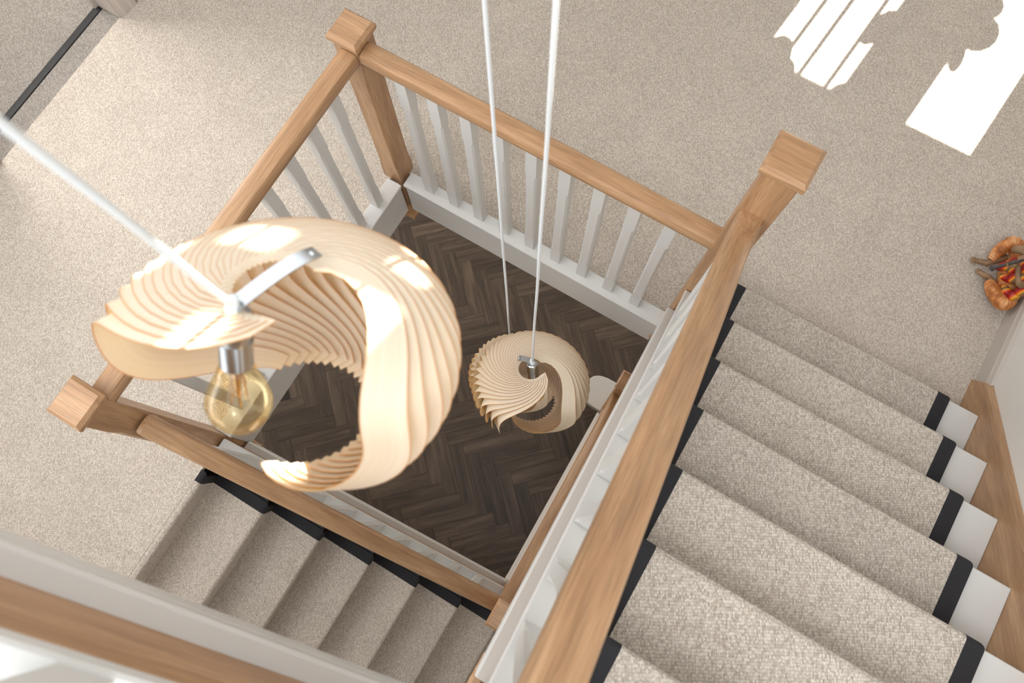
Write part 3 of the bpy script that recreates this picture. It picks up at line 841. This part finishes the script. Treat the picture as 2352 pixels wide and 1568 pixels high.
# ------------------------------------------------------------ pendant lamps
def strip_lamp(label, hold, tilt_dir, tilt, cen, pole, gapd, R0, nst, sweep, cord_top, flare=0.0, hub_dir=None, flare_end=1, hole=0.24, holeq=0.48, hgt=0.56, tw=(1.7, 1.5), lift=0.62, shift=0.0, grp="veneer pendant lamps"):
    """hold: where the cord meets the holder, whose own axis tilts by tilt towards tilt_dir;
    cen, pole, gapd: centre, axis and open side of the veneer shade"""
    t = thing('pendant_lamp', label, 'lamp', hold, grp)
    H = Vector(hold)
    d = Vector((tilt_dir[0], tilt_dir[1], 0)).normalized()
    T = Matrix.Translation(H) @ Matrix.Rotation(tilt, 4, Vector((0, 0, 1)).cross(-d).normalized())
    pts = []
    ct = Vector(cord_top)
    for i in range(33):
        s = i / 32
        p = H.lerp(ct, s)
        w = 0.0016 * math.sin(s * 31) * (1 - s) ** 2
        pts.append(p + Vector((w, -w * .6, 0)))
    m = MB(); m.tube(pts, 0.0038, 10); m.build('cord', 'cord', t, smooth=True)
    m = MB(); m.lathe([(0.004, 0.012), (0.0065, 0.010), (0.0075, 0.0), (0.011, -0.006), (0.013, -0.010)], 20, T); m.build('cord_grip', 'cord', t, smooth=True)
    m = MB(); m.lathe([(0.010, -0.006), (0.018, -0.008), (0.0208, -0.012), (0.0208, -0.044), (0.0200, -0.0455), (0.0192, -0.046), (0.0192, -0.080), (0.0170, -0.083)], 32, T)
    m.build('lamp_holder', 'metal', t, smooth=True, angle=30)
    zb = -0.078
    prof = [(0.0145, zb), (0.018, zb - 0.010), (0.021, zb - 0.022), (0.027, zb - 0.036), (0.0315, zb - 0.052), (0.032, zb - 0.062), (0.029, zb - 0.076), (0.022, zb - 0.088), (0.011, zb - 0.095), (0.001, zb - 0.097)]
    m = MB(); m.lathe([(r_ * 1.22, zb + (z_ - zb) * 1.02) for r_, z_ in prof], 32, T); bulb = m.build('bulb', 'glass', t, smooth=True, angle=80)
    m = MB(); m.lathe([(0.006, zb), (0.005, zb - 0.02), (0.0025, zb - 0.05)], 10, T)
    for k in range(6):
        a = 2 * PI * k / 6; a2 = a + 0.5
        m.tube([T @ Vector((0.005 * math.cos(a), 0.005 * math.sin(a), zb - 0.045)), T @ Vector((0.012 * math.cos(a2), 0.012 * math.sin(a2), zb - 0.06)), T @ Vector((0.007 * math.cos(a2), 0.007 * math.sin(a2), zb - 0.016))], 0.0007, 5)
    m.build('filament', 'brass', bulb)
    # shade: veneer strips fanned round the axis; each leaves the upper ring sideways, folds over at
    # the rim and winds on to the lower ring
    A_ = Vector(pole).normalized(); Gx = Vector(gapd); Gx = (Gx - A_ * Gx.dot(A_)).normalized(); Gy = A_.cross(Gx)
    Cn = Vector(cen)
    ns = 32
    def curve(az0, s, rr, fl):
        s = min(max(s, 0.0), 1.0)
        if s < 0.5: az = az0 + tw[0] * (1 - 2 * s) ** 2.8
        else: az = az0 - tw[1] * (2 * s - 1) ** 2.4
        q = math.sin(PI * s)
        r0 = hole if s < 0.5 else holeq
        rho = rr * (r0 + (1 + fl - r0) * q ** 0.85)
        z = R0 * hgt * math.copysign(abs(math.cos(PI * s)) ** 0.9, math.cos(PI * s)) + R0 * fl * 0.25 * q
        return Gx * math.cos(az) * rho + Gy * math.sin(az) * rho + A_ * z
    for i in range(nst):
        u = i / (nst - 1)
        ph = PI + sweep * (u - 0.5) + shift
        m = MB(); rings = []
        jit = random.uniform(-0.012, 0.012)
        fl = flare * max(0, (0.45 - u) / 0.45 if flare_end == 0 else (u - 0.55) / 0.45) ** 1.5
        for k in range(ns + 1):
            s = k / ns
            c = curve(ph + jit, s, R0, fl); c2 = curve(ph + jit, s + 0.01, R0, fl); c0 = curve(ph + jit, s - 0.01, R0, fl)
            tg = (c2 - c0).normalized()
            az_r = c - A_ * c.dot(A_)
            nrm = (az_r.normalized() * (az_r.length / R0) ** 1.5 + A_ * (c.dot(A_) / (R0 * hgt)) * 1.1).normalized()
            nrm = (nrm - tg * nrm.dot(tg)).normalized()
            wd = nrm.cross(tg).normalized()
            lf = lift * (0.45 + 0.75 * math.sin(PI * s) ** 2)
            wdt = wd * math.cos(lf) + nrm * math.sin(lf)
            hw = 0.008 + 0.019 * math.sin(PI * (0.04 + 0.92 * s)) ** 0.8
            n2 = tg.cross(wdt).normalized() * 0.0005
            a = c - wdt * hw; b = c + wdt * hw
            rings.append([Cn + a - n2, Cn + b - n2, Cn + b + n2, Cn + a + n2])
        m.rings(rings)
        o = m.build('veneer_strip', 'veneer', t, smooth=True, angle=40)
        uvl = o.data.uv_layers.new(name='uv')
        for poly in o.data.polygons:
            for li in poly.loop_indices:
                r_, q_ = divmod(o.data.loops[li].vertex_index, 4)
                uvl.data[li].uv = (r_ / ns + i * 3.37, 0.0 if q_ in (0, 3) else 1.0)
    # bracket arm from the holder to the edge of the shade's hole
    hub = Cn + A_ * R0 * (hgt + 0.02) + Vector(hub_dir) * R0 * (hole + 0.04)
    p0 = T @ Vector((0, 0, -0.002)); p3 = hub
    up = A_
    p1 = p0 + (p3 - p0) * 0.35 + up * 0.006; p2 = p0 + (p3 - p0) * 0.75 + up * 0.012
    m = MB(); br = []
    for i in range(13):
        q = i / 12
        p = p0 * (1 - q) ** 3 + p1 * 3 * q * (1 - q) ** 2 + p2 * 3 * q * q * (1 - q) + p3 * q ** 3
        sd2 = (p3 - p0).cross(up).normalized() * 0.0115
        br.append([p - sd2, p + sd2, p + sd2 + up * 0.0016, p - sd2 + up * 0.0016])
    m.rings(br); brk = m.build('bracket', 'metal', t, smooth=True, angle=40)
    m = MB(); m.sphere(p0 * .06 + p3 * .94 + up * 0.002, 0.0045, 12, 8); m.build('screw', 'metal', brk, smooth=True)
    return t
# photo directions as fixed world vectors (right, up, towards the landing above)
VR = Vector((0.8596, 0.5108, -0.0127)); VU = Vector((-0.4933, 0.8361, 0.2399)); VT = Vector((0.1332, -0.1999, 0.9707))
def wv(r, u, t): return VR * r + VU * u + VT * t
def vw(view, r, u, t):
    """direction given relative to the line of sight 'view'"""
    tt = -Vector(view).normalized(); rr = (VR - tt * VR.dot(tt)).normalized(); uu = tt.cross(rr)
    return rr * r + uu * u + tt * t
EYE = Vector((1.13663, -0.94034, 2.87097))
c1 = Vector((0.7888, -0.9061, 1.9831))
strip_lamp('large pale wood veneer pendant lamp nearest the camera, with amber bulb showing', (0.751, -0.900, 2.100), tuple(wv(-0.26, -1, 0))[:2], 0.72,
           c1, vw(c1 - EYE, -0.15, 0.70, 0.70), vw(c1 - EYE, -0.50, -0.86, 0), 0.189, 28, math.radians(222), (0.751, -0.89, 3.6), 0.10, vw(c1 - EYE, 0.75, 0.6, 0), hole=0.28, tw=(1.7, 1.05), shift=0.14)
c2 = Vector((0.9085, -0.4897, 0.1827))
G2 = 'veneer pendant lamps'
strip_lamp('smaller-looking pale wood veneer pendant lamp hanging in the middle of the stairwell', (0.882, -0.437, 0.30), tuple(wv(0.1, -1, 0))[:2], 0.70,
           c2, vw(c2 - EYE, 0.0, 0.50, 0.86), vw(c2 - EYE, 0.05, -1, 0), 0.196, 33, math.radians(280), (0.882, -0.43, 3.6), 0.0, vw(c2 - EYE, -0.8, 0.6, 0))
c3 = c2 + Vector((-0.16, 0.13, -0.80))
strip_lamp('lowest veneer pendant lamp, mostly hidden under the middle one', (0.707, -0.308, -0.50), tuple(wv(0.1, -1, 0))[:2], 0.25,
           c3, vw(c3 - EYE, 0.0, 0.50, 0.86), vw(c3 - EYE, 0.05, -1, 0), 0.196, 33, math.radians(280), (0.737, -0.372, 3.6), 0.0, vw(c3 - EYE, -0.8, 0.6, 0))
